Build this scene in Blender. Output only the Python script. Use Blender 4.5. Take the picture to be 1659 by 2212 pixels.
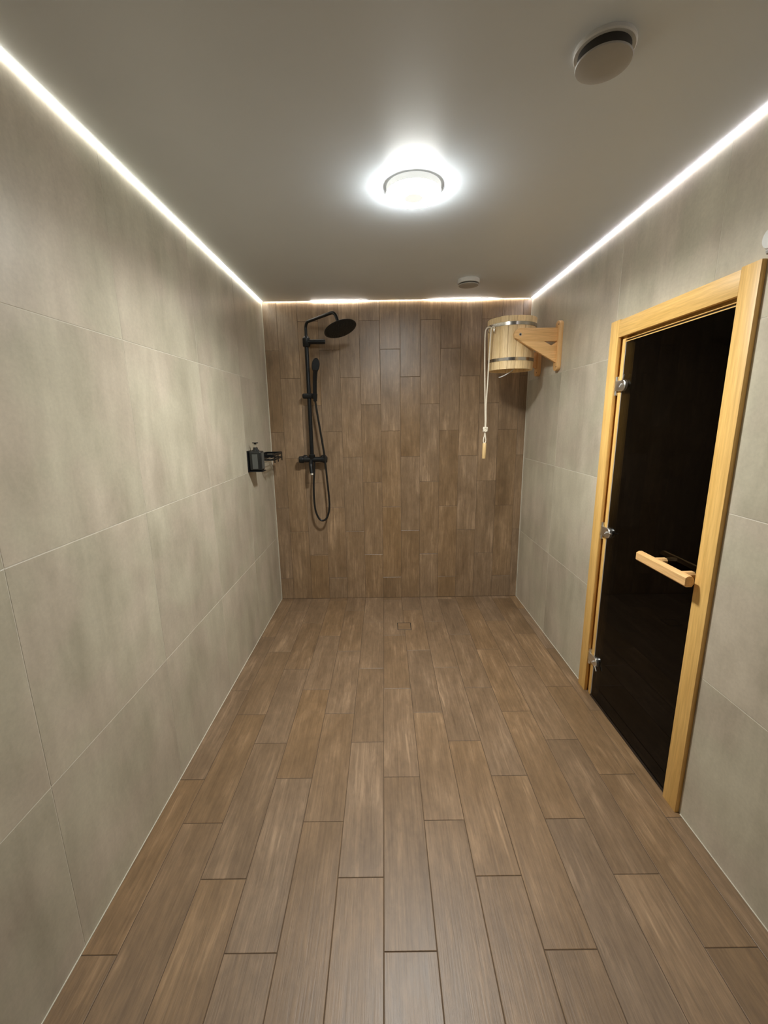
import bpy, bmesh, math, random
from mathutils import Vector, Matrix

scene = bpy.context.scene
for o in list(bpy.data.objects):
    bpy.data.objects.remove(o)

# ------------------------------------------------------------------ room size (metres)
W, H, D = 1.984, 2.3254, 3.3636       # width, height, distance of the far wall
YF = -0.35                            # wall behind the photographer
PI = math.pi

# ------------------------------------------------------------------ camera
cam = bpy.data.cameras.new('camera')
cam.sensor_fit = 'VERTICAL'
cam.sensor_height = 24.0
cam.lens = 24.0 * 917.0 / 2212.0
cam.clip_start = 0.02
cam_o = bpy.data.objects.new('camera', cam)
F = Vector((-0.0019416086584257374, 0.9770668656028674, -0.2129238603275962))
R = Vector((0.9998983444840265, -0.0011107798574078076, -0.014215022554030373))
U = Vector((0.014125539066553932, 0.21292981545358217, 0.9769653846667151))
M = Matrix(((R.x, U.x, -F.x, 0.8828), (R.y, U.y, -F.y, 0.0), (R.z, U.z, -F.z, 1.4752), (0, 0, 0, 1)))
cam_o.matrix_world = M
scene.collection.objects.link(cam_o)
scene.camera = cam_o

# ------------------------------------------------------------------ world and exposure
world = bpy.data.worlds.new('world')
world.use_nodes = True
world.node_tree.nodes['Background'].inputs[0].default_value = (0, 0, 0, 1)
world.node_tree.nodes['Background'].inputs[1].default_value = 0.0
scene.world = world
scene.view_settings.view_transform = 'Standard'
scene.view_settings.look = 'None'
scene.view_settings.exposure = 0.06
scene.view_settings.gamma = 1.0
scene.view_settings.use_curve_mapping = False

LAMP_W = 24.5                         # watts thrown downwards by the ceiling lamp's LED board
LAMP = 132.0                          # radiance of its diffuser
STRIP = 17.0                           # radiance of the light strips

# ------------------------------------------------------------------ helpers: objects
C = scene.collection


def link(name, mesh, mat=None, parent=None):
    o = bpy.data.objects.new(name, mesh)
    C.objects.link(o)
    if mat is not None and len(mesh.materials) == 0:
        mesh.materials.append(mat)
    if parent is not None:
        o.parent = parent
    return o


def tag(o, label=None, cat=None, group=None, kind=None):
    if label: o['label'] = label
    if cat: o['category'] = cat
    if group: o['group'] = group
    if kind: o['kind'] = kind
    return o


def empty(name, loc, label, cat, group=None, kind=None):
    o = bpy.data.objects.new(name, None)
    C.objects.link(o)
    o.location = loc
    o.empty_display_size = 0.05
    tag(o, label, cat, group, kind)
    return o


class MB:
    """Collects primitives and links them as one mesh object."""
    def __init__(self, smooth=False, origin=(0, 0, 0)):
        self.bm = bmesh.new()
        self.org = Vector(origin)

    def box(self, lo, hi, bev=0.0, seg=2):
        lo, hi = Vector(lo), Vector(hi)
        r = bmesh.ops.create_cube(self.bm, size=1.0)
        vs = r['verts']
        mid, sz = (lo + hi) / 2, hi - lo
        for v in vs:
            v.co = Vector((v.co.x * sz.x, v.co.y * sz.y, v.co.z * sz.z)) + mid
        if bev > 0:
            es = list({e for v in vs for e in v.link_edges})
            bmesh.ops.bevel(self.bm, geom=es, offset=bev, segments=seg, profile=0.5, affect='EDGES')
        return self

    def ring(self, pts, rad, n=12, cap=True, up=None):
        """tube along pts with radius rad (number or list)"""
        pts = [Vector(p) for p in pts]
        m = len(pts)
        rads = rad if isinstance(rad, (list, tuple)) else [rad] * m
        tang = []
        for i in range(m):
            a = pts[max(i - 1, 0)]; b = pts[min(i + 1, m - 1)]
            tang.append((b - a).normalized())
        t0 = tang[0]
        ref = Vector((0, 0, 1)) if abs(t0.z) < 0.9 else Vector((1, 0, 0))
        nrm = (ref - t0 * ref.dot(t0)).normalized()
        loops = []
        for i in range(m):
            t = tang[i]
            nrm = (nrm - t * nrm.dot(t))
            nrm = nrm.normalized() if nrm.length > 1e-6 else t.orthogonal().normalized()
            b = t.cross(nrm)
            loops.append([self.bm.verts.new(pts[i] + rads[i] * (math.cos(2 * PI * k / n) * nrm + math.sin(2 * PI * k / n) * b)) for k in range(n)])
        for i in range(m - 1):
            for k in range(n):
                f = self.bm.faces.new((loops[i][k], loops[i][(k + 1) % n], loops[i + 1][(k + 1) % n], loops[i + 1][k]))
                f.smooth = True
        if cap:
            self.bm.faces.new(list(reversed(loops[0])))
            self.bm.faces.new(loops[-1])
        return self

    def lathe(self, prof, c, axis=(0, 0, 1), n=32, closed=False):
        """prof: list of (radius, height along axis)"""
        c = Vector(c); ax = Vector(axis).normalized()
        a = ax.orthogonal().normalized(); b = ax.cross(a)
        loops = []
        for r, h in prof:
            if r < 1e-6:
                loops.append([self.bm.verts.new(c + ax * h)])
            else:
                loops.append([self.bm.verts.new(c + ax * h + r * (math.cos(2 * PI * k / n) * a + math.sin(2 * PI * k / n) * b)) for k in range(n)])
        if closed: loops.append(loops[0])
        for p, q in zip(loops, loops[1:]):
            for k in range(n):
                k2 = (k + 1) % n
                if len(p) == 1 and len(q) == 1: continue
                if len(p) == 1: vs = (p[0], q[k2], q[k])
                elif len(q) == 1: vs = (p[k], p[k2], q[0])
                else: vs = (p[k], p[k2], q[k2], q[k])
                try:
                    self.bm.faces.new(vs)
                except ValueError:
                    pass
        return self

    def prism(self, poly, axis, lo, hi, bev=0.0):
        """poly: 2D outline; axis: the axis extruded along ('x','y','z')"""
        def P(u, v, w):
            return {'x': Vector((w, u, v)), 'y': Vector((u, w, v)), 'z': Vector((u, v, w))}[axis]
        bot = [self.bm.verts.new(P(u, v, lo)) for u, v in poly]
        top = [self.bm.verts.new(P(u, v, hi)) for u, v in poly]
        n = len(poly)
        fs = [self.bm.faces.new(bot), self.bm.faces.new(list(reversed(top)))]
        for i in range(n):
            fs.append(self.bm.faces.new((bot[i], top[i], top[(i + 1) % n], bot[(i + 1) % n])))
        if bev > 0:
            es = list({e for f in fs[:2] for e in f.edges})
            bmesh.ops.bevel(self.bm, geom=es, offset=bev, segments=2, profile=0.5, affect='EDGES')
        return self

    def mesh(self, name, auto=True):
        bm = self.bm
        bmesh.ops.recalc_face_normals(bm, faces=bm.faces)
        if auto:
            for f in bm.faces: f.smooth = True
            for e in bm.edges:
                if len(e.link_faces) == 2:
                    e.smooth = e.calc_face_angle(0) < math.radians(32)
        if self.org.length:
            bmesh.ops.translate(bm, verts=bm.verts, vec=-self.org)
        me = bpy.data.meshes.new(name)
        bm.to_mesh(me); bm.free()
        return me

    def build(self, name, mat, parent=None, loc=None):
        """geometry was given in world space: keep it there under its parent"""
        root = parent
        off = Vector((0, 0, 0))
        while root is not None:
            off += Vector(root.location); root = root.parent
        org = Vector(loc) if loc is not None else off
        bmesh.ops.translate(self.bm, verts=self.bm.verts, vec=-org)
        o = link(name, self.mesh(name), mat, parent)
        if loc is not None:
            o.location = org - off
        return o


def arc(c, r, a0, a1, n, f):
    return [f(c, r, a0 + (a1 - a0) * i / n) for i in range(n + 1)]


def smooth_path(pts, n=8):
    """Catmull-Rom through the points"""
    P = [Vector(p) for p in pts]
    P = [P[0] * 2 - P[1]] + P + [P[-1] * 2 - P[-2]]
    out = []
    for i in range(1, len(P) - 2):
        for k in range(n):
            t = k / n
            a, b, c, d = P[i - 1], P[i], P[i + 1], P[i + 2]
            out.append(0.5 * ((2 * b) + (c - a) * t + (2 * a - 5 * b + 4 * c - d) * t * t + (3 * b - a - 3 * c + d) * t ** 3))
    out.append(P[-2])
    return out


def fillet(pts, r, n=6):
    """polyline with rounded corners"""
    P = [Vector(p) for p in pts]
    out = [P[0]]
    for i in range(1, len(P) - 1):
        a = (P[i - 1] - P[i]).normalized(); b = (P[i + 1] - P[i]).normalized()
        s, e = P[i] + a * r, P[i] + b * r
        for k in range(n + 1):
            t = k / n
            out.append(s * (1 - t) ** 2 + P[i] * 2 * t * (1 - t) + e * t * t)
    out.append(P[-1])
    return out


# ------------------------------------------------------------------ helpers: materials
class NT:
    def __init__(self, name):
        self.m = bpy.data.materials.new(name)
        self.m.use_nodes = True
        self.t = self.m.node_tree
        self.b = self.t.nodes['Principled BSDF']

    def n(self, kind, **kw):
        x = self.t.nodes.new(kind)
        for k, v in kw.items(): setattr(x, k, v)
        return x

    def l(self, a, b):
        self.t.links.new(a, b)

    def mapped(self, scale, rnd=True, coord='Object'):
        tc = self.n('ShaderNodeTexCoord')
        mp = self.n('ShaderNodeMapping')
        mp.inputs['Scale'].default_value = scale
        src = tc.outputs[coord]
        if rnd:
            oi = self.n('ShaderNodeObjectInfo')
            mul = self.n('ShaderNodeVectorMath', operation='SCALE')
            mul.inputs[0].default_value = (37.0, 53.0, 71.0)
            self.l(oi.outputs['Random'], mul.inputs['Scale'])
            add = self.n('ShaderNodeVectorMath', operation='ADD')
            self.l(src, add.inputs[0]); self.l(mul.outputs[0], add.inputs[1])
            src = add.outputs[0]
        self.l(src, mp.inputs['Vector'])
        return mp.outputs[0]

    def noise(self, vec, scale, detail=4.0, rough=0.55, dist=0.0):
        x = self.n('ShaderNodeTexNoise')
        x.inputs['Scale'].default_value = scale
        x.inputs['Detail'].default_value = detail
        x.inputs['Roughness'].default_value = rough
        x.inputs['Distortion'].default_value = dist
        self.l(vec, x.inputs['Vector'])
        return x.outputs['Fac']

    def ramp(self, fac, stops):
        x = self.n('ShaderNodeValToRGB')
        el = x.color_ramp.elements
        while len(el) < len(stops): el.new(0.5)
        for e, (p, c) in zip(el, stops):
            e.position = p
            e.color = (*c, 1) if len(c) == 3 else c
        self.l(fac, x.inputs['Fac'])
        return x.outputs['Color']

    def mix(self, a, b, fac, mode='MIX'):
        x = self.n('ShaderNodeMix', data_type='RGBA', blend_type=mode)
        for i, v in ((0, fac), (6, a), (7, b)):
            if hasattr(v, 'type') and hasattr(v, 'is_linked'): self.l(v, x.inputs[i])
            elif i == 0: x.inputs[i].default_value = v
            else: x.inputs[i].default_value = (*v, 1)
        return x.outputs[2]

    def rnd_range(self, lo, hi):
        oi = self.n('ShaderNodeObjectInfo')
        x = self.n('ShaderNodeMapRange')
        x.inputs['To Min'].default_value = lo
        x.inputs['To Max'].default_value = hi
        self.l(oi.outputs['Random'], x.inputs['Value'])
        return x.outputs[0]

    def bump(self, h, strength, dist=0.001):
        x = self.n('ShaderNodeBump')
        x.inputs['Strength'].default_value = strength
        x.inputs['Distance'].default_value = dist
        self.l(h, x.inputs['Height'])
        self.l(x.outputs[0], self.b.inputs['Normal'])

    def set(self, **kw):
        for k, v in kw.items():
            self.b.inputs[k.replace('_', ' ')].default_value = v
        return self


def plain(name, col, rough=0.5, metal=0.0, var=0.06, scale=40.0, spec=0.5):
    t = NT(name)
    v = t.mapped((1, 1, 1))
    f = t.noise(v, scale, 3.0)
    lo = tuple(max(0, c * (1 - var)) for c in col); hi = tuple(min(1, c * (1 + var)) for c in col)
    t.l(t.ramp(f, [(0.3, lo), (0.7, hi)]), t.b.inputs['Base Color'])
    t.set(Roughness=rough, Metallic=metal)
    t.b.inputs['Specular IOR Level'].default_value = spec
    return t.m


def wood(name, dark, light, scale=(1, 1, 1), rough=0.5, var=0.08):
    """pale timber: grain runs along the axis with the small scale"""
    t = NT(name)
    v = t.mapped(scale)
    g = t.noise(v, 1.0, 5.0, 0.6, 0.6)
    fine = t.noise(v, 4.0, 3.0, 0.6)
    c = t.ramp(g, [(0.3, dark), (0.62, light)])
    c2 = t.ramp(fine, [(0.35, (0.86, 0.83, 0.78)), (0.65, (1.04, 1.04, 1.04))])
    c = t.mix(c, c2, 1.0, 'MULTIPLY')
    x = t.n('ShaderNodeHueSaturation')
    t.l(t.rnd_range(1 - var, 1 + var), x.inputs['Value'])
    t.l(c, x.inputs['Color'])
    t.l(x.outputs[0], t.b.inputs['Base Color'])
    t.set(Roughness=rough)
    t.bump(fine, 0.15, 0.0006)
    return t.m


def wood_tile(name, dark, mid, light, rough, spec):
    """wood-look porcelain plank, grain along local X"""
    t = NT(name)
    v = t.mapped((1.0, 1.0, 1.0))
    vs = t.mapped((3.0, 46.0, 1.0))          # long streaks
    vf = t.mapped((7.0, 190.0, 1.0))         # fine pores
    vb = t.mapped((3.2, 9.0, 1.0))           # worn clouds
    streak = t.noise(vs, 1.0, 5.0, 0.62, 0.9)
    pores = t.noise(vf, 1.0, 3.0, 0.6, 0.2)
    cloud = t.noise(vb, 1.0, 4.0, 0.6, 0.5)
    base = t.ramp(cloud, [(0.28, dark), (0.52, mid), (0.78, light)])
    st = t.ramp(streak, [(0.28, (0.80, 0.78, 0.76)), (0.55, (1.0, 1.0, 1.0)), (0.78, (1.20, 1.20, 1.20))])
    c = t.mix(base, st, 0.9, 'MULTIPLY')
    po = t.ramp(pores, [(0.30, (0.80, 0.79, 0.78)), (0.5, (1.0, 1.0, 1.0)), (0.72, (1.12, 1.12, 1.12))])
    c = t.mix(c, po, 0.85, 'MULTIPLY')
    vw = t.mapped((16.0, 34.0, 1.0))
    wear = t.noise(vw, 1.0, 5.0, 0.68, 0.4)
    c = t.mix(c, t.ramp(wear, [(0.34, (0.86, 0.86, 0.86)), (0.52, (1.0, 1.0, 1.0)), (0.70, (1.17, 1.17, 1.17))]), 0.8, 'MULTIPLY')
    # pale scuffed streaks where the clouds are light
    sc = t.n('ShaderNodeMath', operation='MULTIPLY')
    a = t.ramp(cloud, [(0.50, (0, 0, 0)), (0.72, (1, 1, 1))])
    b = t.ramp(streak, [(0.50, (0, 0, 0)), (0.66, (1, 1, 1))])
    t.l(a, sc.inputs[0]); t.l(b, sc.inputs[1])
    sc2 = t.n('ShaderNodeMath', operation='MULTIPLY'); sc2.inputs[1].default_value = 0.8
    t.l(sc.outputs[0], sc2.inputs[0])
    c = t.mix(c, tuple(x * 1.5 for x in light), sc2.outputs[0])
    hs = t.n('ShaderNodeHueSaturation')
    t.l(t.rnd_range(0.91, 1.07), hs.inputs['Value'])
    oi = t.n('ShaderNodeObjectInfo')
    w = t.n('ShaderNodeTexWhiteNoise', noise_dimensions='1D'); t.l(oi.outputs['Random'], w.inputs['W'])
    mr = t.n('ShaderNodeMapRange'); mr.inputs['To Min'].default_value = 0.93; mr.inputs['To Max'].default_value = 1.08
    t.l(w.outputs['Value'], mr.inputs['Value']); t.l(mr.outputs[0], hs.inputs['Saturation'])
    t.l(c, hs.inputs['Color'])
    t.l(hs.outputs[0], t.b.inputs['Base Color'])
    rr = t.n('ShaderNodeMapRange'); rr.inputs['To Min'].default_value = rough - 0.07; rr.inputs['To Max'].default_value = rough + 0.10
    t.l(cloud, rr.inputs['Value']); t.l(rr.outputs[0], t.b.inputs['Roughness'])
    hh = t.n('ShaderNodeMath', operation='ADD'); t.l(streak, hh.inputs[0]); t.l(pores, hh.inputs[1])
    t.b.inputs['Specular IOR Level'].default_value = spec
    t.bump(hh.outputs[0], 0.35, 0.0012)
    return t.m


def stone_tile(name, dark, light, rough):
    """cement-look porcelain: soft clouds, a little vertical drag (local Y is up)"""
    t = NT(name)
    v = t.mapped((1.0, 1.0, 1.0))
    vd = t.mapped((9.0, 2.2, 1.0))
    big = t.noise(v, 2.6, 5.0, 0.6, 0.4)
    drag = t.noise(vd, 1.0, 5.0, 0.62, 0.3)
    fine = t.noise(v, 90.0, 3.0, 0.6)
    m = t.n('ShaderNodeMath', operation='MULTIPLY_ADD'); m.inputs[1].default_value = 0.5
    h = t.n('ShaderNodeMath', operation='MULTIPLY'); h.inputs[1].default_value = 0.5
    t.l(drag, h.inputs[0]); t.l(big, m.inputs[0]); t.l(h.outputs[0], m.inputs[2])
    c = t.ramp(m.outputs[0], [(0.36, dark), (0.64, light)])
    warm = t.noise(v, 3.4, 2.0, 0.5)
    c = t.mix(c, t.ramp(warm, [(0.42, (0.985, 1.0, 0.98)), (0.58, (1.02, 0.992, 1.0))]), 1.0, 'MULTIPLY')
    c = t.mix(c, t.ramp(fine, [(0.3, (0.95, 0.95, 0.95)), (0.7, (1.05, 1.05, 1.05))]), 1.0, 'MULTIPLY')
    hs = t.n('ShaderNodeHueSaturation')
    t.l(t.rnd_range(0.965, 1.035), hs.inputs['Value']); t.l(c, hs.inputs['Color'])
    t.l(hs.outputs[0], t.b.inputs['Base Color'])
    t.set(Roughness=rough)
    t.bump(fine, 0.08, 0.0006)
    return t.m


def emitter(name, col, strength):
    t = NT(name)
    t.set(Roughness=0.4)
    t.b.inputs['Base Color'].default_value = (0.9, 0.9, 0.9, 1)
    t.b.inputs['Emission Color'].default_value = (*col, 1)
    t.b.inputs['Emission Strength'].default_value = strength
    return t.m


def tinted_glass(name, tint):
    """thin sheet of smoked glass: clear passage tinted, mirror by Fresnel"""
    t = NT(name)
    out = t.t.nodes['Material Output']
    tr = t.n('ShaderNodeBsdfTransparent'); tr.inputs[0].default_value = (*tint, 1)
    gl = t.n('ShaderNodeBsdfGlossy'); gl.inputs['Roughness'].default_value = 0.02
    gl.inputs['Color'].default_value = (0.9, 0.9, 0.9, 1)
    fr = t.n('ShaderNodeFresnel'); fr.inputs['IOR'].default_value = 1.27
    mx = t.n('ShaderNodeMixShader')
    t.l(fr.outputs[0], mx.inputs[0]); t.l(tr.outputs[0], mx.inputs[1]); t.l(gl.outputs[0], mx.inputs[2])
    t.l(mx.outputs[0], out.inputs['Surface'])
    return t.m


MAT = {}
MAT['floor_tile'] = wood_tile('floor_tile', (0.168, 0.106, 0.057), (0.213, 0.136, 0.075), (0.264, 0.174, 0.101), 0.43, 0.55)
MAT['wall_plank'] = wood_tile('wall_plank', (0.208, 0.134, 0.073), (0.272, 0.180, 0.102), (0.342, 0.232, 0.138), 0.33, 0.8)
MAT['stone'] = stone_tile('stone', (0.375, 0.338, 0.262), (0.560, 0.512, 0.410), 0.37)
MAT['grout_brown'] = plain('grout_brown', (0.10, 0.068, 0.044), 0.9)
MAT['grout_wall'] = plain('grout_wall', (0.13, 0.09, 0.06), 0.9)
MAT['grout_grey'] = plain('grout_grey', (0.57, 0.535, 0.45), 0.8)
MAT['sealant'] = plain('sealant', (0.60, 0.57, 0.48), 0.5)
MAT['ceiling'] = plain('ceiling', (0.73, 0.795, 0.865), 0.43, var=0.015, scale=3.0, spec=0.8)
MAT['cove'] = plain('cove', (0.5, 0.5, 0.5), 0.8)
MAT['front_wall'] = plain('front_wall', (0.10, 0.08, 0.06), 0.7)
MAT['black'] = plain('black', (0.006, 0.007, 0.008), 0.36, spec=0.35)
MAT['black_face'] = plain('black_face', (0.008, 0.010, 0.011), 0.55, spec=0.3)
MAT['hose'] = plain('hose', (0.010, 0.010, 0.010), 0.25)
MAT['chrome'] = plain('chrome', (0.80, 0.80, 0.78), 0.30, 1.0, 0.02)
MAT['steel'] = plain('steel', (0.62, 0.60, 0.57), 0.20, 1.0, 0.05)
MAT['white'] = plain('white', (0.72, 0.72, 0.70), 0.4, var=0.02)
MAT['lamp_base'] = emitter('lamp_base', (0.97, 1.0, 0.95), 0.62)
MAT['vent_grey'] = plain('vent_grey', (0.42, 0.41, 0.39), 0.45, var=0.02)
MAT['rope'] = plain('rope', (0.72, 0.66, 0.54), 0.9, var=0.12, scale=300)
MAT['lamp_glow'] = emitter('lamp_glow', (0.99, 1.0, 0.955), LAMP)
MAT['sensor_lens'] = emitter('sensor_lens', (0.98, 1.0, 0.94), 0.8)
MAT['strip_left'] = emitter('strip_left', (1.0, 0.97, 0.84), STRIP)
MAT['strip_right'] = emitter('strip_right', (1.0, 0.95, 1.0), STRIP)
MAT['strip_back'] = emitter('strip_back', (1.0, 0.96, 0.90), STRIP * 1.3)
MAT['bottle'] = plain('bottle', (0.012, 0.013, 0.013), 0.28)
MAT['bottle_label'] = plain('bottle_label', (0.085, 0.090, 0.085), 0.35)
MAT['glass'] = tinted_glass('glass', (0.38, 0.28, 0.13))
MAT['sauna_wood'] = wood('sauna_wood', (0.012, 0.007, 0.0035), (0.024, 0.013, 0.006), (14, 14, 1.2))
PINE_D, PINE_L = (0.73, 0.45, 0.135), (0.84, 0.535, 0.18)
MAT['pine_z'] = wood('pine_z', PINE_D, PINE_L, (38, 38, 2.0), 0.45, 0.04)
MAT['pine_y'] = wood('pine_y', PINE_D, PINE_L, (38, 2.0, 38), 0.45, 0.04)
BR_D, BR_L = (0.74, 0.44, 0.18), (0.86, 0.54, 0.24)
MAT['alder_x'] = wood('alder_x', BR_D, BR_L, (2.5, 45, 45), 0.5, 0.05)
MAT['alder_z'] = wood('alder_z', BR_D, BR_L, (45, 45, 2.5), 0.5, 0.05)
MAT['alder_y'] = wood('alder_y', BR_D, BR_L, (45, 2.5, 45), 0.5, 0.05)
MAT['stave'] = wood('stave', (0.78, 0.575, 0.30), (0.90, 0.70, 0.41), (50, 60, 3.0), 0.55, 0.10)
MAT['knob_wood'] = wood('knob_wood', (0.66, 0.45, 0.20), (0.78, 0.58, 0.30), (60, 60, 4.0), 0.5, 0.02)
MAT['rubber_and_shade'] = plain('rubber_and_shade', (0.03, 0.025, 0.02), 0.6)  # near-black; also paints shade in the vents and round the drain insert
MAT['screw'] = plain('screw', (0.10, 0.07, 0.04), 0.5, 0.4)

# ------------------------------------------------------------------ tiles
TILE_CACHE = {}


def tile_mesh(poly, th=0.004, cham=0.0011, key=None, mat=None):
    """outline poly (counter-clockwise, axis aligned) in the XY plane, face at z=0, thickness th below"""
    k = (key, tuple((round(x, 4), round(y, 4)) for x, y in poly))
    if k in TILE_CACHE: return TILE_CACHE[k]
    n = len(poly)
    ins = []
    for i in range(n):
        p, q, r = poly[i - 1], poly[i], poly[(i + 1) % n]
        def nrm(a, b):
            dx, dy = b[0] - a[0], b[1] - a[1]
            L = math.hypot(dx, dy)
            return (-dy / L, dx / L)
        n1, n2 = nrm(p, q), nrm(q, r)
        ins.append((q[0] + cham * (n1[0] + n2[0]), q[1] + cham * (n1[1] + n2[1])))
    vs = [(x, y, -th) for x, y in poly] + [(x, y, -cham * 0.7) for x, y in poly] + [(x, y, 0.0) for x, y in ins]
    fs = [tuple(range(2 * n, 3 * n))]
    for i in range(n):
        j = (i + 1) % n
        fs.append((i, j, n + j, n + i))
        fs.append((n + i, n + j, 2 * n + j, 2 * n + i))
    me = bpy.data.meshes.new('tile')
    me.from_pydata(vs, [], fs)
    me.update()
    me.materials.append(mat)
    TILE_CACHE[k] = me
    return me


def place_tile(poly, frame, parent, mat, jitter=0.0):
    """poly in the plane of frame (a 4x4: origin, u, v, normal); tile origin at the poly's middle"""
    cx = (min(p[0] for p in poly) + max(p[0] for p in poly)) / 2
    cy = (min(p[1] for p in poly) + max(p[1] for p in poly)) / 2
    me = tile_mesh([(x - cx, y - cy) for x, y in poly], key=mat.name, mat=mat)
    o = bpy.data.objects.new('tile', me)
    C.objects.link(o)
    o.parent = parent
    o.matrix_basis = frame @ Matrix.Translation((cx, cy, random.uniform(-jitter, 0)))
    return o


def frame(origin, u, v):
    u, v = Vector(u), Vector(v)
    w = u.cross(v)
    return Matrix(((u.x, v.x, w.x, origin[0]), (u.y, v.y, w.y, origin[1]), (u.z, v.z, w.z, origin[2]), (0, 0, 0, 1)))


def rect(u0, u1, v0, v1):
    return [(u0, v0), (u1, v0), (u1, v1), (u0, v1)]


random.seed(7)
TW, TL, X0 = 0.1515, 0.602, 0.8625
GJ = 0.0022
cols = []
k = -6
while X0 + k * TW < W:
    a, b = max(0.0, X0 + k * TW), min(W, X0 + (k + 1) * TW)
    if b - a > 0.01: cols.append((k, a, b))
    k += 1
PHASE = {0: 0.0, 1: 0.402, 2: 0.201}

# floor: grout bed with plank tiles
floor = MB().box((0, YF, -0.06), (W + 1.5, D, -0.0016)).build('floor', MAT['grout_brown'])
tag(floor, 'brown wood-look plank tile floor running to the far wall', 'floor', kind='structure')
FR = frame((0, 0, 0), (0, 1, 0), (-1, 0, 0))     # local x along depth, local y to the left, face up
for k, a, b in cols:
    y = 0.911 + PHASE[k % 3] - 4 * TL
    while y < D:
        lo, hi = max(y, YF), min(y + TL, D)
        if hi - lo > 0.02:
            place_tile(rect(lo + GJ / 2, hi - GJ / 2, -(b - GJ / 2), -(a + GJ / 2)), FR, floor, MAT['floor_tile'], 0.0003)
        y += TL

# far wall
wall_back = MB().box((-0.1, D + 0.0016, -0.06), (W + 0.1, D + 0.12, H + 0.06)).build('wall_back', MAT['grout_wall'])
tag(wall_back, 'brown wood-look plank tile wall behind the shower and bucket', 'wall', kind='structure')
FB = frame((0, D, 0), (0, 0, 1), (-1, 0, 0))
WPH = {0: 0.183, 1: 0.585, 2: 0.384}
for k, a, b in cols:
    z = WPH[k % 3] - TL
    while z < H + 0.05:
        lo, hi = max(z, 0.0), min(z + TL, H + 0.05)
        if hi - lo > 0.02:
            place_tile(rect(lo + GJ / 2, hi - GJ / 2, -(b - GJ / 2), -(a + GJ / 2)), FB, wall_back, MAT['wall_plank'], 0.0003)
        z += TL

# left wall
GS, GV = 0.0020, 0.0011
wall_left = MB().box((-0.12, YF, -0.06), (-0.0008, D, H + 0.06)).build('wall_left', MAT['grout_grey'])
tag(wall_left, 'beige cement-look tile wall on the left, bare but for the soap dispenser', 'wall', kind='structure')
FL = frame((0, 0, 0), (0, 1, 0), (0, 0, 1))
ys = [YF] + [0.3305 + 0.602 * i for i in range(-1, 6) if YF < 0.3305 + 0.602 * i < D - 0.01] + [D]
zs = [0.0, 0.548, 1.150, 1.752, H + 0.05]
for y0, y1 in zip(ys, ys[1:]):
    for z0, z1 in zip(zs, zs[1:]):
        place_tile(rect(y0 + GV / 2, y1 - GV / 2, z0 + GS / 2, z1 - GS / 2), FL, wall_left, MAT['stone'], 0.0002)

# right wall with the door opening
OY0, OY1, OZ = 1.372, 2.112, 1.865
wr = MB()
wr.box((W + 0.0008, YF, -0.06), (W + 0.12, OY0, H + 0.06))
wr.box((W + 0.0008, OY1, -0.06), (W + 0.12, D, H + 0.06))
wr.box((W + 0.0008, OY0, OZ), (W + 0.12, OY1, H + 0.06))
wall_right = wr.build('wall_right', MAT['grout_grey'])
tag(wall_right, 'beige cement-look tile wall on the right, around the sauna door', 'wall', kind='structure')
FW = frame((W, 0, 0), (0, -1, 0), (0, 0, 1))      # u = -y
zs = [0.0, 0.576, 1.166, 1.746, H + 0.05]
for y0, y1 in zip(ys, ys[1:]):
    for z0, z1 in zip(zs, zs[1:]):
        a0, a1, b0, b1 = y0 + GV / 2, y1 - GV / 2, z0 + GS / 2, z1 - GS / 2
        polys = []
        if a1 <= OY0 or a0 >= OY1 or b0 >= OZ:
            polys = [rect(a0, a1, b0, b1)]
        elif b1 <= OZ:
            if a0 < OY0: polys.append(rect(a0, OY0, b0, b1))
            if a1 > OY1: polys.append(rect(OY1, a1, b0, b1))
        else:
            if a0 < OY0 and a1 > OY1:
                polys.append([(a0, b0), (OY0, b0), (OY0, OZ), (OY1, OZ), (OY1, b0), (a1, b0), (a1, b1), (a0, b1)])
            elif a0 < OY0:
                polys.append([(a0, b0), (OY0, b0), (OY0, OZ), (a1, OZ), (a1, b1), (a0, b1)])
            elif a1 > OY1:
                polys.append([(a0, OZ), (OY1, OZ), (OY1, b0), (a1, b0), (a1, b1), (a0, b1)])
            else:
                polys.append(rect(a0, a1, OZ, b1))
        for p in polys:
            q = [(-y, z) for y, z in reversed(p)]
            place_tile(q, FW, wall_right, MAT['stone'], 0.0002)

wall_front = MB().box((-0.1, YF - 0.1, -0.06), (W + 0.1, YF, H + 0.06)).build('wall_front', MAT['front_wall'])
tag(wall_front, 'plain wall behind the photographer', 'wall', kind='structure')

# ceiling: a taut panel with a slot along its edges, and the slab above
G = 0.013
cl = MB()
cl.box((G, YF, H), (W - G, D - G, H + 0.004))
cl.box((-0.1, YF - 0.1, H + 0.06), (W + 0.1, D + 0.1, H + 0.12))
ceiling = cl.build('ceiling', MAT['ceiling'])
tag(ceiling, 'smooth grey stretch ceiling with a light slot along its edges', 'ceiling', kind='structure')

# sealant beads in the corners
def trim(name, lo, hi, label):
    tag(MB().box(lo, hi).build(name, MAT['sealant']), label, 'trim', kind='structure')
trim('trim_1', (0.0, D - 0.0035, 0.0), (0.0035, D, H), 'pale sealant line in the corner of left and far walls')
trim('trim_2', (W - 0.0035, D - 0.0035, 0.0), (W, D, H), 'pale sealant line in the corner of right and far walls')
trim('trim_3', (0.0, YF, 0.0), (0.0028, D - 0.0035, 0.0022), 'pale sealant line where the left wall meets the floor')
trim('trim_4', (W - 0.0028, YF, 0.0), (W, 1.325, 0.0022), 'pale sealant line at the right wall foot before the door')
trim('trim_5', (W - 0.0028, 2.158, 0.0), (W, D - 0.0035, 0.0022), 'pale sealant line at the right wall foot beyond the door')

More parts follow.
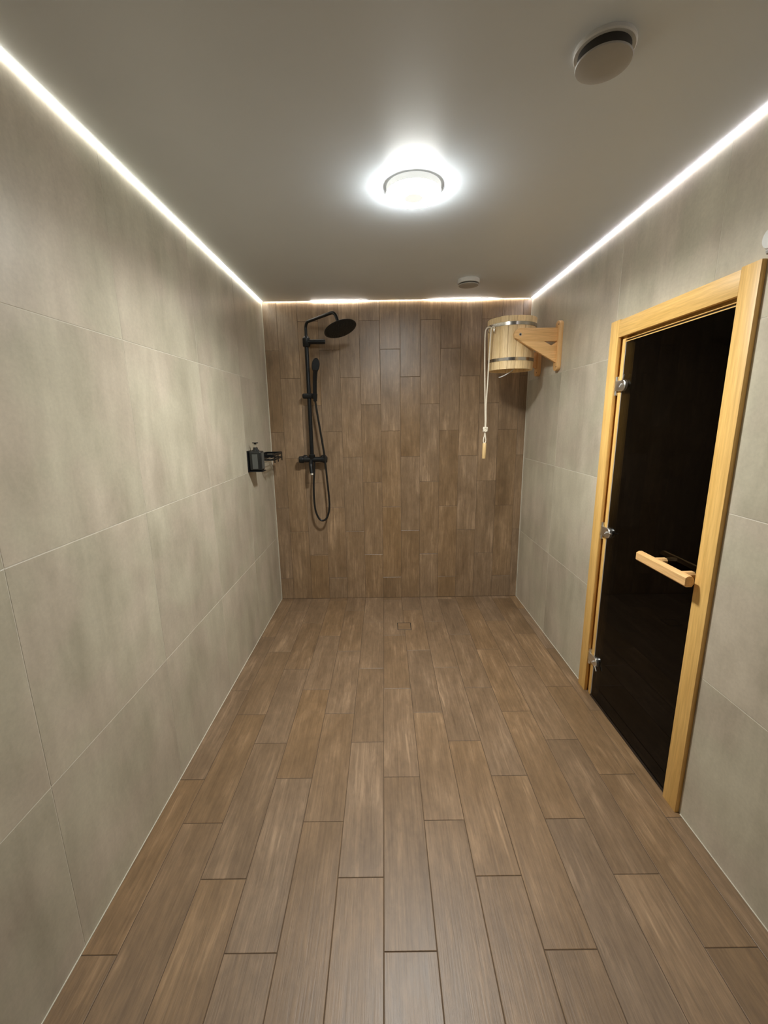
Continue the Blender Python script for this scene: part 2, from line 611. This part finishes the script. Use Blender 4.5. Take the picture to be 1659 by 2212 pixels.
# ------------------------------------------------------------------ light strips
def half_round(x, y0, y1, mat, label):
    m = MB()
    prof = [(math.cos(a) * 0.0055, -math.sin(a) * 0.005) for a in [PI * i / 8 for i in range(9)]]
    poly = [(x + u, H + 0.001 + v) for u, v in prof] + [(x - 0.0055, H + 0.004), (x + 0.0055, H + 0.004)]
    m.prism(poly, 'y', y0, y1)
    o = m.build('light_strip', mat)
    return tag(o, label, 'light strip', 'light strips around the ceiling')


half_round(0.0064, YF + 0.01, D - 0.016, MAT['strip_left'], 'glowing white light strip along the left edge of the ceiling')
half_round(W - 0.0064, YF + 0.01, D - 0.016, MAT['strip_right'], 'glowing violet-white light strip along the right edge of the ceiling')

# the far strip has slipped out of its slot in two places
m = MB()
sagx = [(0.02, .0045), (0.34, .0042), (0.374, -.006), (0.46, -.0075), (0.62, -.0065), (0.76, -.004), (0.80, .002), (0.84, .0045), (1.18, .0045),
        (1.215, -.001), (1.30, -.0055), (1.44, -.008), (1.56, -.0075), (1.66, -.005), (1.735, -.001), (1.765, .0042), (1.965, .0045)]
path = [Vector((x, D - 0.0065, H + z)) for x, z in sagx]
t_, b_ = [], []
rows = []
for p in path:
    rows.append([m.bm.verts.new(p + Vector((0, dy, dz))) for dy, dz in ((-0.0045, -0.001), (0.0045, -0.001), (0.0045, 0.0012), (-0.0045, 0.0012))])
for a, b in zip(rows, rows[1:]):
    for i in range(4):
        m.bm.faces.new((a[i], a[(i + 1) % 4], b[(i + 1) % 4], b[i]))
m.bm.faces.new(rows[0]); m.bm.faces.new(list(reversed(rows[-1])))
tag(m.build('light_strip', MAT['strip_back']), 'warm light strip along the far wall, sagging from its slot in two places',
    'light strip', 'light strips around the ceiling')

# ------------------------------------------------------------------ ceiling lamp
lx, ly = 1.008, 1.812
lamp = empty('ceiling_lamp', (lx, ly, H), 'round white ceiling lamp switched on, in the middle of the ceiling', 'lamp')
MB().lathe([(0.0, 0.0), (0.1022, 0.0), (0.1025, -0.001), (0.1025, -0.0215), (0.0, -0.0215)], (lx, ly, H), n=64).build('base', MAT['lamp_base'], lamp)
MB().lathe([(0.0, -0.0217), (0.1023, -0.0217), (0.1015, -0.0240), (0.0995, -0.0280), (0.0965, -0.0315), (0.0895, -0.035), (0.080, -0.0365),
            (0.055, -0.037), (0.036, -0.0365), (0.0, -0.0365)], (lx, ly, H), n=64).build('diffuser', MAT['lamp_glow'], lamp)
tag(MB().lathe([(0.0, -0.037), (0.034, -0.037), (0.035, -0.038), (0.033, -0.0395), (0.0, -0.0400)], (lx, ly, H), n=40).build('sensor_lens', MAT['sensor_lens'], lamp),
    'duller round lens in the middle of the lamp')


led = bpy.data.lights.new('led_board', 'AREA')
led.shape = 'DISK'
led.size = 0.19
led.energy = LAMP_W
led.spread = math.radians(156)
led.color = (1.0, 1.0, 0.955)
ledo = bpy.data.objects.new('led_board', led)
C.objects.link(ledo)
ledo.parent = lamp
ledo.location = (0, 0, -0.0405)


def vent(x, y, label, ch=0.0235):
    t = empty('ceiling_vent', (x, y, H), label, 'vent', 'round ceiling vents')
    MB().lathe([(0, 0), (0.068, 0), (0.0685, -0.004), (0.0685, 0.0025 - ch), (0.066, -ch), (0, -ch)], (x, y, H), n=48).build('collar', MAT['white'], t)
    MB().lathe([(0, -ch), (0.058, -ch), (0.058, -0.029), (0, -0.029)], (x, y, H), n=40).build('shaded_throat', MAT['rubber_and_shade'], t)  # dark colour paints the shaded band between collar and disc
    MB().lathe([(0, -0.029), (0.0605, -0.029), (0.063, -0.031), (0.0615, -0.034), (0.052, -0.0365), (0.03, -0.038), (0, -0.0385)], (x, y, H), n=48).build('disc', MAT['vent_grey'], t)
    return t


vent(1.417, 1.212, 'round grey vent on the ceiling, nearer one before the lamp', 0.010)
vent(1.430, 2.918, 'round white vent on the ceiling near the far wall')

# ------------------------------------------------------------------ sauna door
door = empty('door_1', (W, 1.742, 0.0), 'dark smoked glass sauna door in a pale pine frame', 'door', kind='structure')
P = 0.016
MB().box((W - P, 1.333, 0.0), (W, 1.405, 1.908), 0.0012).build('casing', MAT['pine_z'], door)
MB().box((W - P, 2.080, 0.0), (W, 2.152, 1.906), 0.0012).build('casing', MAT['pine_z'], door)
MB().box((W - P + 0.0006, 1.4058, 1.828), (W, 2.0792, 1.902), 0.0012).build('casing', MAT['pine_y'], door)
jm = MB()
jm.box((W + 0.010, 2.050, 0.0), (W + 0.118, 2.111, 1.864))
jm.box((W - 0.001, 2.040, 0.0), (W + 0.118, 2.064, 1.818), 0.001)
jm.build('jamb', MAT['pine_z'], door)
jm = MB()
jm.box((W + 0.010, 1.373, 0.0), (W + 0.118, 1.396, 1.864))
jm.build('jamb', MAT['pine_z'], door)
jm = MB()
jm.box((W + 0.040, 1.397, 1.8175), (W + 0.118, 2.049, 1.864))
jm.box((W - 0.002, 1.397, 1.8130), (W + 0.118, 2.039, 1.8155))
jm.box((W + 0.001, 1.397, 1.8030), (W + 0.020, 2.039, 1.8065))
jm.build('head_jamb', MAT['pine_y'], door)
MB().box((W + 0.006, 1.397, 1.8066), (W + 0.03, 2.039, 1.8129)).build('seal', MAT['rubber_and_shade'], door)
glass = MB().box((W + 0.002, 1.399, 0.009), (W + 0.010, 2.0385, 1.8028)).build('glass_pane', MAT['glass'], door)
MB().box((W - 0.004, 1.397, 0.0), (W + 0.11, 2.039, 0.005)).build('threshold', MAT['sauna_wood'], door)
tag(MB().box((W + 0.001, 2.0365, 0.009), (W + 0.011, 2.0398, 1.8028)).build('seal', MAT['vent_grey'], door), 'pale glass edge on the hinge side')


def bar(x0, x1, name, parent):
    y0, y1, z0, z1 = 1.388, 1.682, 0.889, 0.929
    poly = [(x0, z0 + 0.006), (x0 + 0.006, z0), (x1 - 0.006, z0), (x1, z0 + 0.010), (x1, z1 - 0.012), (x1 - 0.010, z1), (x0 + 0.010, z1), (x0, z1 - 0.006)]
    if x0 > W: poly = [(x0 + x1 - u, v) for u, v in reversed(poly)]
    h = MB().prism(poly, 'y', y0, y1, 0.0012).build(name, MAT['alder_y'], parent)
    for yc in (1.440, 1.592):
        xs = (x1 - 0.012, W + 0.0018) if x0 < W else (W + 0.0102, x0 + 0.012)
        pl = [(yc - 0.015, z1 - 0.010), (yc - 0.008, z1 - 0.002), (yc + 0.008, z1 - 0.002), (yc + 0.015, z1 - 0.010), (yc + 0.010, z0 + 0.012), (yc - 0.010, z0 + 0.012)]
        MB().prism(pl, 'x', xs[0], xs[1], 0.001).build('standoff', MAT['alder_y'], h)
    return h


tag(bar(W - 0.062, W - 0.030, 'handle', door), 'pale wooden bar handle on the near face of the glass')
tag(bar(W + 0.042, W + 0.074, 'handle', door), 'wooden bar handle behind the glass')
for hz, lever in ((1.612, 70), (0.914, 8), (0.213, -45)):
    h = MB()
    h.ring([(W - 0.005, 2.071, hz - 0.042), (W - 0.005, 2.071, hz + 0.042)], 0.0075, 16)
    h.box((W - 0.012, 2.024, hz - 0.024), (W - 0.003, 2.082, hz + 0.024), 0.003)
    ho = h.build('hinge', MAT['chrome'], door)
    MB().lathe([(0, -0.014), (0.023, -0.014), (0.026, -0.011), (0.026, 0.0), (0, 0.0)], (W + 0.0015, 2.016, hz), (1, 0, 0), 28).build('clamp', MAT['chrome'], ho)
    a = math.radians(lever)
    d = Vector((0, -math.cos(a), math.sin(a)))
    s = Vector((W - 0.012, 2.018, hz))
    MB().ring([s + d * 0.022, s + d * 0.050], 0.0034, 10).build('pin', MAT['chrome'], ho)
    e = Vector((0, 0.7, -0.7)) * 0.009
    MB().ring([Vector((W - 0.0165, 2.018, hz)) - e, Vector((W - 0.0165, 2.018, hz)) + e], 0.0026, 8).build('screw', MAT['white'], ho)

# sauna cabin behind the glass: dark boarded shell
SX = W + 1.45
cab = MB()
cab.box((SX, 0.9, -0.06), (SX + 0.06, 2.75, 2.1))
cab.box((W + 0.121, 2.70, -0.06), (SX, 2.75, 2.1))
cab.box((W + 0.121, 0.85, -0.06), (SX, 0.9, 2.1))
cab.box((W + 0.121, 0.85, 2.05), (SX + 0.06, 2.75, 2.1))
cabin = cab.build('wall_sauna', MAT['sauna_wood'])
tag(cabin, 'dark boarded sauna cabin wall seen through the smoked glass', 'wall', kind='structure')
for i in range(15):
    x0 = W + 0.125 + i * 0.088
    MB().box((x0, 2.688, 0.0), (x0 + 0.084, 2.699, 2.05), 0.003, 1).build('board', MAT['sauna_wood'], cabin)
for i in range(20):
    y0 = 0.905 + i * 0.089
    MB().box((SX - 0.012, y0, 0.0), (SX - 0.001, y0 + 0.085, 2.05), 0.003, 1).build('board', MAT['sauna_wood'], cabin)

# ------------------------------------------------------------------ white fitting on the wall above the door
sx, sy, sz = W, 1.300, 1.950
s = MB()
s.lathe([(0, 0), (0.033, 0), (0.034, -0.005), (0.032, -0.022), (0.026, -0.031), (0.0, -0.034)], (sx, sy, sz), (1, 0, 0), 40)
sen = s.build('wall_sensor', MAT['white'], None, (sx, sy, sz))
tag(sen, 'white rounded sensor on the wall above the door frame, cut by the picture edge', 'sensor')
tag(MB().lathe([(0, 0), (0.015, 0), (0.0165, -0.004), (0.014, -0.010), (0, -0.013)], (sx - 0.017, sy, sz - 0.029), (0, 0, 1), 28).build('lens', MAT['vent_grey'], sen), 'grey piece under the white body, shade of its underside put into the colour')  # grey piece paints the shaded underside of the body

# ------------------------------------------------------------------ shower column
px, py = 0.3285, 3.288
sh = empty('shower_column', (px, D, 1.18), 'matt black shower column with rain head on the brown tile wall', 'shower')
MB().ring([(px, py, 1.185), (px, py, 2.035)], 0.0152, 20).build('riser', MAT['black'], sh)
ex, ey = 0.585, 2.992
arm = fillet([(px, py, 2.03), (px, py, 2.168), (ex - 0.012, ey + 0.012, 2.172), (ex + 0.012, ey - 0.008, 2.088)], 0.045, 8)
MB().ring(arm, 0.0105, 16).build('arm', MAT['black'], sh)
N = Vector((0.30, -0.25, -0.9206)).normalized()
hc = Vector((0.608, 2.985, 2.0585))
head = MB().lathe([(0, 0.0), (0.104, 0.0), (0.1095, -0.002), (0.110, -0.005), (0.106, -0.008), (0.060, -0.013), (0.024, -0.018), (0.018, -0.030), (0.0, -0.030)],
                  hc, N, 64).build('rain_head', MAT['black'], sh)
MB().lathe([(0, 0.0012), (0.098, 0.0012), (0.1, 0.0003), (0, 0.0003)], hc, N, 64).build('spray_face', MAT['black_face'], head)
nz = MB()
a_ = N.orthogonal().normalized(); b_ = N.cross(a_)
for ring_, cnt in ((0.018, 6), (0.036, 12), (0.054, 18), (0.072, 24), (0.088, 30)):
    for i in range(cnt):
        c_ = hc + ring_ * (math.cos(2 * PI * i / cnt) * a_ + math.sin(2 * PI * i / cnt) * b_)
        nz.lathe([(0.0022, 0.0010), (0.0016, 0.0032), (0, 0.0033)], c_, N, 6)
tag(nz.build('nozzles', MAT['hose'], head), kind='stuff')
dv = MB()
dv.lathe([(0, -0.036), (0.024, -0.036), (0.0275, -0.030), (0.0275, 0.020), (0.015, 0.036), (0, 0.036)], (px, py, 2.038), (0, 0, 1), 28)
dv.ring([(px, py, 2.038), (px, D + 0.001, 2.038)], 0.012, 14)
dvo = dv.build('diverter', MAT['black'], sh)
MB().lathe([(0, 0.015), (0.022, 0.015), (0.0165, 0.034), (0.0165, 0.131), (0.0140, 0.138), (0, 0.138)], (px, py - 0.004, 2.034), (1, -0.02, 0), 20).build('lever', MAT['black'], dvo)
sl = MB()
sl.box((px - 0.049, py - 0.024, 1.635), (px + 0.047, py + 0.018, 1.673), 0.012, 3)
sl.ring([(px + 0.028, py - 0.012, 1.655), (px + 0.050, py - 0.030, 1.652)], 0.016, 16)
sl.lathe([(0.0165, -0.02), (0.0185, 0.016), (0, 0.016), ], (0.378, 3.252, 1.652), (0.06, -0.12, 1), 20)
sl.build('slider', MAT['black'], sh)
hs = MB()
hp = smooth_path([(0.3775, 3.257, 1.615), (0.379, 3.250, 1.66), (0.384, 3.236, 1.74), (0.391, 3.222, 1.80), (0.398, 3.210, 1.835)], 5)
hs.ring(hp, [0.0140 + 0.003 * (i / (len(hp) - 1)) for i in range(len(hp))], 16)
hn = Vector((0.22, -0.96, -0.12)).normalized()
hcn = Vector((0.4015, 3.200, 1.862))
# oval handset head
up = (Vector((0.16, -0.10, 1)) - hn * hn.dot(Vector((0.16, -0.10, 1)))).normalized(); sd = hn.cross(up)
prof = [(0.0, 0.0), (0.90, 0.0), (1.0, -0.004), (0.97, -0.014), (0.72, -0.026), (0.3, -0.031), (0.0, -0.032)]
loops = []
for r_, h_ in prof:
    if r_ == 0: loops.append([hs.bm.verts.new(hcn + hn * h_)])
    else: loops.append([hs.bm.verts.new(hcn + hn * h_ + r_ * (0.0280 * math.cos(2 * PI * i / 28) * sd + 0.051 * math.sin(2 * PI * i / 28) * up)) for i in range(28)])
for p_, q_ in zip(loops, loops[1:]):
    for i in range(28):
        j = (i + 1) % 28
        if len(p_) == 1: hs.bm.faces.new((p_[0], q_[j], q_[i]))
        elif len(q_) == 1: hs.bm.faces.new((p_[i], p_[j], q_[0]))
        else: hs.bm.faces.new((p_[i], p_[j], q_[j], q_[i]))
hs.build('handset', MAT['black'], sh)
vb = MB()
vz = 1.181
vb.ring([(0.258, py, vz), (0.412, py, vz)], 0.0205, 22)
for vx in (0.262, 0.408):
    vb.ring([(vx, py, vz), (vx, D - 0.006, vz)], 0.014, 14)
    vb.lathe([(0, 0.0), (0.030, 0.0), (0.026, -0.010), (0.014, -0.014)], (vx, D, vz), (0, 1, 0), 24)
vb.lathe([(0.0205, -0.006), (0.0235, 0.0), (0.0235, 0.026), (0.0135, 0.034)], (px, py, vz + 0.010), (0, 0, 1), 20)
vo = vb.build('mixer_body', MAT['black'], sh)
for vx, dx in ((0.258, -1), (0.412, 1)):
    MB().lathe([(0, -0.004), (0.026, -0.004), (0.0275, 0.002), (0.0265, 0.026), (0.023, 0.031), (0, 0.032)], (vx, py, vz), (dx, 0, 0), 28).build('knob', MAT['black'], vo)
sp = MB()
spp = fillet([(0.322, py - 0.008, vz - 0.006), (0.323, py - 0.046, vz - 0.030), (0.330, py - 0.060, vz - 0.100)], 0.022, 6)
sp.ring(spp, 0.0150, 18)
so = sp.build('spout', MAT['black'], vo)
MB().ring([(0.3300, py - 0.0600, vz - 0.0995), (0.3312, py - 0.0625, vz - 0.112)], 0.0135, 18).build('aerator', MAT['chrome'], so)
hose = smooth_path([(0.345, 3.292, vz - 0.012), (0.3385, 3.286, 1.08), (0.331, 3.280, 0.98), (0.330, 3.276, 0.86), (0.3385, 3.274, 0.775),
                    (0.362, 3.274, 0.716), (0.392, 3.274, 0.699), (0.424, 3.274, 0.722), (0.445, 3.274, 0.790), (0.4475, 3.274, 0.88), (0.439, 3.272, 1.02),
                    (0.428, 3.266, 1.20), (0.404, 3.262, 1.40), (0.386, 3.260, 1.54), (0.3775, 3.257, 1.618)], 9)
MB().ring(hose, 0.0078, 12).build('hose', MAT['hose'], sh)

# ------------------------------------------------------------------ soap dispenser and wire rack on the left wall
bd = empty('soap_dispenser', (0.0, 2.79, 1.16), 'square black pump soap dispenser in a holder on the left wall', 'dispenser')
bx = MB()
bx.box((0.008, 2.752, 1.160), (0.090, 2.828, 1.286), 0.011, 4)
body = bx.build('bottle', MAT['bottle'], bd)
lb = MB()
lb.box((0.031, 2.7512, 1.174), (0.066, 2.7530, 1.268), 0.0004, 1)
tag(lb.build('front_panel', MAT['bottle_label'], body), 'lighter grey panel on the front of the bottle')
MB().box((0.0892, 2.764, 1.172), (0.0908, 2.818, 1.276), 0.0004, 1).build('side_panel', MAT['bottle_label'], body)
MB().lathe([(0.030, 0.0), (0.022, 0.012), (0.016, 0.018), (0.014, 0.030), (0.0, 0.030)], (0.046, 2.790, 1.280), (0, 0, 1), 24).build('neck', MAT['bottle'], body)
tag(MB().lathe([(0.006, 0.0), (0.006, 0.020), (0, 0.020)], (0.046, 2.790, 1.310), (0, 0, 1), 16).build('stem', MAT['chrome'], body), 'shiny metal pump stem')
nzl = MB()
nzl.lathe([(0, 0.0), (0.008, 0.0), (0.009, 0.010), (0, 0.010)], (0.046, 2.790, 1.329), (0, 0, 1), 16)
nzl.box((0.028, 2.784, 1.336), (0.066, 2.796, 1.3415), 0.002)
nzl.build('pump_head', MAT['black'], body)
fr = MB()
fr.box((0.0, 2.746, 1.155), (0.007, 2.834, 1.289), 0.001)
fr.box((0.0, 2.748, 1.153), (0.094, 2.832, 1.1596), 0.001)
fr.build('holder', MAT['black'], bd)
rk = empty('wire_rack', (0.0, 3.09, 1.19), 'black wire soap rack on the left wall beside the corner', 'rack')
def wire(pts, r, name):
    return MB().ring(pts, r, 10).build(name, MAT['black'], rk)
ra, rb, rx = 2.955, 3.205, 0.118
def strip(lo, hi):
    return MB().box(lo, hi, 0.0008, 1).build('rail', MAT['black'], rk)
for z0, z1 in ((1.236, 1.252), (1.207, 1.217)):
    strip((0.0, ra - 0.002, z0), (rx, ra + 0.002, z1))
    strip((0.0, rb - 0.002, z0), (rx, rb + 0.002, z1))
    strip((rx - 0.002, ra + 0.002, z0), (rx + 0.002, rb - 0.002, z1))
for x in (0.030, 0.060, 0.088):
    wire([(x, ra, 1.212), (x, rb, 1.212)], 0.0022, 'wire')
for y in (2.985, 3.085, 3.195):
    wire([(rx - 0.001, y, 1.243), (rx - 0.001, y, 1.188)], 0.0038, 'hook')
MB().box((0.0, ra - 0.004, 1.200), (0.005, rb + 0.004, 1.252), 0.001).build('wall_plate', MAT['black'], rk)

# ------------------------------------------------------------------ floor drain
dc = (1.0125, 2.846)
dr = empty('floor_drain', (dc[0], dc[1], 0.0), 'small square floor drain with a tile insert, near the far wall', 'drain')
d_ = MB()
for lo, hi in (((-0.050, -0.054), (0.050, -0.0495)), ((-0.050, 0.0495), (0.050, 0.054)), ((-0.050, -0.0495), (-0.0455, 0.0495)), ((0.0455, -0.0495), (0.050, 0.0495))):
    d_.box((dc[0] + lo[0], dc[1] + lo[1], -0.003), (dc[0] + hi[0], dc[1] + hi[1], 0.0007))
d_.build('frame', MAT['rubber_and_shade'], dr)  # dark frame colour stands in for the shadow gap round the insert
MB().box((dc[0] - 0.0445, dc[1] - 0.0485, -0.003), (dc[0] + 0.0445, dc[1] + 0.0485, 0.0012), 0.0006, 1).build('insert', MAT['floor_tile'], dr, (dc[0], dc[1], 0))

# ------------------------------------------------------------------ bucket shower
bx_, by_ = 1.728, 2.960
zt, zb = 2.092, 1.779
rt, rb_ = 0.1555, 0.1425
bs = empty('bucket_shower', (W, by_, 1.76), 'pale wooden bucket shower with pull rope, on brackets on the right wall', 'bucket')
# bucket: shell floor with staves and hoops
bk = MB()
bk.lathe([(0, 0.034), (rb_ - 0.0165, 0.034), (rb_ - 0.0165, 0.052), (0, 0.052)], (bx_, by_, zb), (0, 0, 1), 40)
bucket = bk.build('bucket', MAT['stave'], bs, (bx_, by_, zb))
tag(bucket, 'pale wooden stave bucket with two steel hoops')
NS = 18
for i in range(NS):
    m = MB()
    a0 = 2 * PI * i / NS + 0.0065 + 0.11; a1 = 2 * PI * (i + 1) / NS - 0.0065 + 0.11
    jog = random.uniform(-0.0016, 0.0016)
    ph = []
    for zz, r0 in ((zb, rb_), (zt + jog * 0.7, rt)):
        row = []
        for rr in (0.0, -0.018):
            for kk in range(5):
                a = a0 + (a1 - a0) * kk / 4
                edge = 0.0018 if kk in (0, 4) and rr == 0.0 else 0.0
                r = r0 + rr - edge + jog * 0.4
                row.append(m.bm.verts.new((bx_ + r * math.cos(a), by_ + r * math.sin(a), zz)))
        ph.append(row)
    lo_, hi_ = ph
    order = [0, 1, 2, 3, 4, 9, 8, 7, 6, 5]
    for u, v in zip(order, order[1:] + order[:1]):
        m.bm.faces.new((lo_[u], lo_[v], hi_[v], hi_[u]))
    for rw in (lo_, hi_):
        for kk in range(4):
            m.bm.faces.new((rw[kk], rw[kk + 1], rw[kk + 6], rw[kk + 5]))
    m.build('stave', MAT['stave'], bucket)
for hz, hh in ((2.047, 0.021), (1.838, 0.020)):
    def rz(z): return rb_ + (rt - rb_) * (z - zb) / (zt - zb)
    r0, r1 = rz(hz - hh / 2) + 0.0008, rz(hz + hh / 2) + 0.0008
    MB().lathe([(r0, -hh / 2), (r0 + 0.0016, -hh / 2 + 0.001), (r1 + 0.0016, hh / 2 - 0.001), (r1, hh / 2)], (bx_, by_, hz), (0, 0, 1), 96, closed=True).build('hoop', MAT['steel'], bucket)
# brackets
def bracket(ys_, ye_, side):
    """plate from ys_ to ye_ along the wall, arm standing at its middle"""
    xs_ = W - 0.024
    zc0, zc1 = 1.757, 2.052
    w2 = (ye_ - ys_) / 2; yc = (ys_ + ye_) / 2
    poly = []
    r_ = w2
    for i in range(11):
        a = PI + PI * i / 10
        poly.append((yc + r_ * math.cos(a), zc0 + 0.026 + 0.026 * math.sin(a)))
    for i in range(11):
        a = PI * i / 10
        poly.append((yc + r_ * math.cos(a), zc1 - 0.026 + 0.026 * math.sin(a)))
    pl = MB().prism(poly, 'x', xs_, W, 0.0015).build('bracket', MAT['alder_z'], bs, (W, yc, zc0))
    ya, yb = yc - 0.010, yc + 0.010
    zo = 0.0
    top = 2.011; bot = 1.933
    hx, hz_ = 1.731, 1.974
    arm_ = [(xs_, bot), (xs_, top), (hx, top)]
    for i in range(1, 9):
        a = PI / 2 + (PI * 0.68) * i / 8
        arm_.append((hx + 0.038 * math.cos(a), hz_ + 0.037 * math.sin(a)))
    arm_ += [(1.745, bot)]
    MB().prism(arm_, 'y', ya, yb, 0.0012).build('arm', MAT['alder_x'], pl)
    br = [(1.7125, 1.9455), (1.745, bot - 0.0004), (1.880, bot - 0.0004), (1.925, 1.906), (xs_, 1.929), (xs_, 1.806)]
    MB().prism(br, 'y', ya, yb, 0.0012).build('brace', MAT['alder_x'], pl)
    d = 1 if side > 0 else -1
    # pivot with a dark socket on the outer face
    yo = ya if side < 0 else yb
    MB().lathe([(0, 0), (0.0085, 0), (0.0085, 0.0012), (0, 0.0012)], (hx, yo, hz_), (0, d, 0), 20).build('pivot', MAT['steel'], pl)
    MB().lathe([(0, 0.0012), (0.0055, 0.0012), (0.0055, 0.0016), (0, 0.0016)], (hx, yo, hz_), (0, d, 0), 20).build('socket', MAT['rubber_and_shade'], pl)
    MB().ring([(hx, yb if side < 0 else ya, hz_), (hx, by_ + side * (0.1500), hz_)], 0.0055, 12).build('axle', MAT['steel'], pl)
    for zz in (zc0 + 0.024, zc1 - 0.024):
        MB().lathe([(0, 0), (0.004, 0), (0.0035, 0.0012), (0, 0.0013)], (xs_, yc - 0.018 if side < 0 else yc - 0.018, zz), (-1, 0, 0), 12).build('screw', MAT['screw'], pl)
    return pl


tag(bracket(2.756, 2.822, -1), 'wooden bracket nearer the door')
tag(bracket(3.100, 3.166, 1), 'wooden bracket nearer the far wall')
# rope with knot and pull handle
ry = 2.868
kx = 1.5565
st = MB()
st.ring(fillet([(1.598, ry, 2.030), (1.588, ry - 0.010, 2.030), (1.588, ry - 0.010, 2.000), (1.598, ry, 2.000)], 0.006, 4), 0.0026, 8)
st.ring(fillet([(1.578, ry + 0.03, 2.034), (1.556, ry + 0.024, 2.036), (1.560, ry + 0.018, 2.006), (1.580, ry + 0.03, 2.004)], 0.006, 4), 0.0026, 8)
st.build('staple', MAT['steel'], bs)
cord = MB()
left = smooth_path([(1.580, ry - 0.004, 2.024), (1.560, ry - 0.008, 2.034), (1.541, ry - 0.008, 2.026), (1.5335, ry - 0.006, 1.99), (1.537, ry, 1.86), (1.5435, ry, 1.70), (1.5500, ry, 1.56), (1.5545, ry, 1.46), (1.5555, ry, 1.405)], 7)
right = smooth_path([(1.592, ry - 0.012, 2.020), (1.580, ry - 0.018, 2.034), (1.569, ry - 0.016, 2.022), (1.5668, ry - 0.010, 1.97), (1.5648, ry, 1.84), (1.5615, ry, 1.70), (1.5565, ry, 1.56), (1.5595, ry, 1.46), (1.5575, ry, 1.405)], 7)
cord.ring(left, 0.0042, 10); cord.ring(right, 0.0042, 10)
loop = smooth_path([(1.5560, ry, 1.398), (1.5535, ry, 1.365), (1.5475, ry, 1.335), (1.5485, ry, 1.317), (1.5550, ry, 1.3105), (1.5615, ry, 1.317), (1.5625, ry, 1.335), (1.5585, ry, 1.365), (1.5570, ry, 1.398)], 6)
cord.ring(loop, 0.0036, 10)
rope = cord.build('rope', MAT['rope'], bs, (kx, ry, 1.40))
kn = MB()
kn.lathe([(0, -0.013), (0.006, -0.011), (0.0095, -0.004), (0.0095, 0.004), (0.006, 0.011), (0, 0.013)], (kx, ry, 1.400), (0.2, 0, 1), 20)
kpts = []
for i in range(40):
    t = 2 * PI * i / 39
    kpts.append((kx + 0.0115 * math.sin(2 * t) + 0.001, ry + 0.0075 * math.cos(2 * t) * (1 + 0.3 * math.cos(3 * t)), 1.400 + 0.0130 * math.sin(3 * t)))
kn.ring(kpts, 0.0056, 10)
kn.build('knot', MAT['rope'], rope)
pk = MB()
pk.lathe([(0, 0), (0.0115, 0), (0.0125, -0.002), (0.0125, -0.100), (0.0115, -0.102), (0, -0.102)], (1.5555, ry, 1.311), (0.02, 0, 1), 22)
pk.build('pull_handle', MAT['knob_wood'], rope)
# thin white pipe under the bucket
wp = smooth_path([(1.735, 2.89, 1.800), (1.730, 2.885, 1.782), (1.700, 2.880, 1.760), (1.668, 2.876, 1.742), (1.645, 2.874, 1.733), (1.634, 2.873, 1.732)], 6)
tag(MB().ring(wp, 0.0030, 8).build('filler_tube', MAT['white'], bs), 'thin white tube hanging under the bucket')
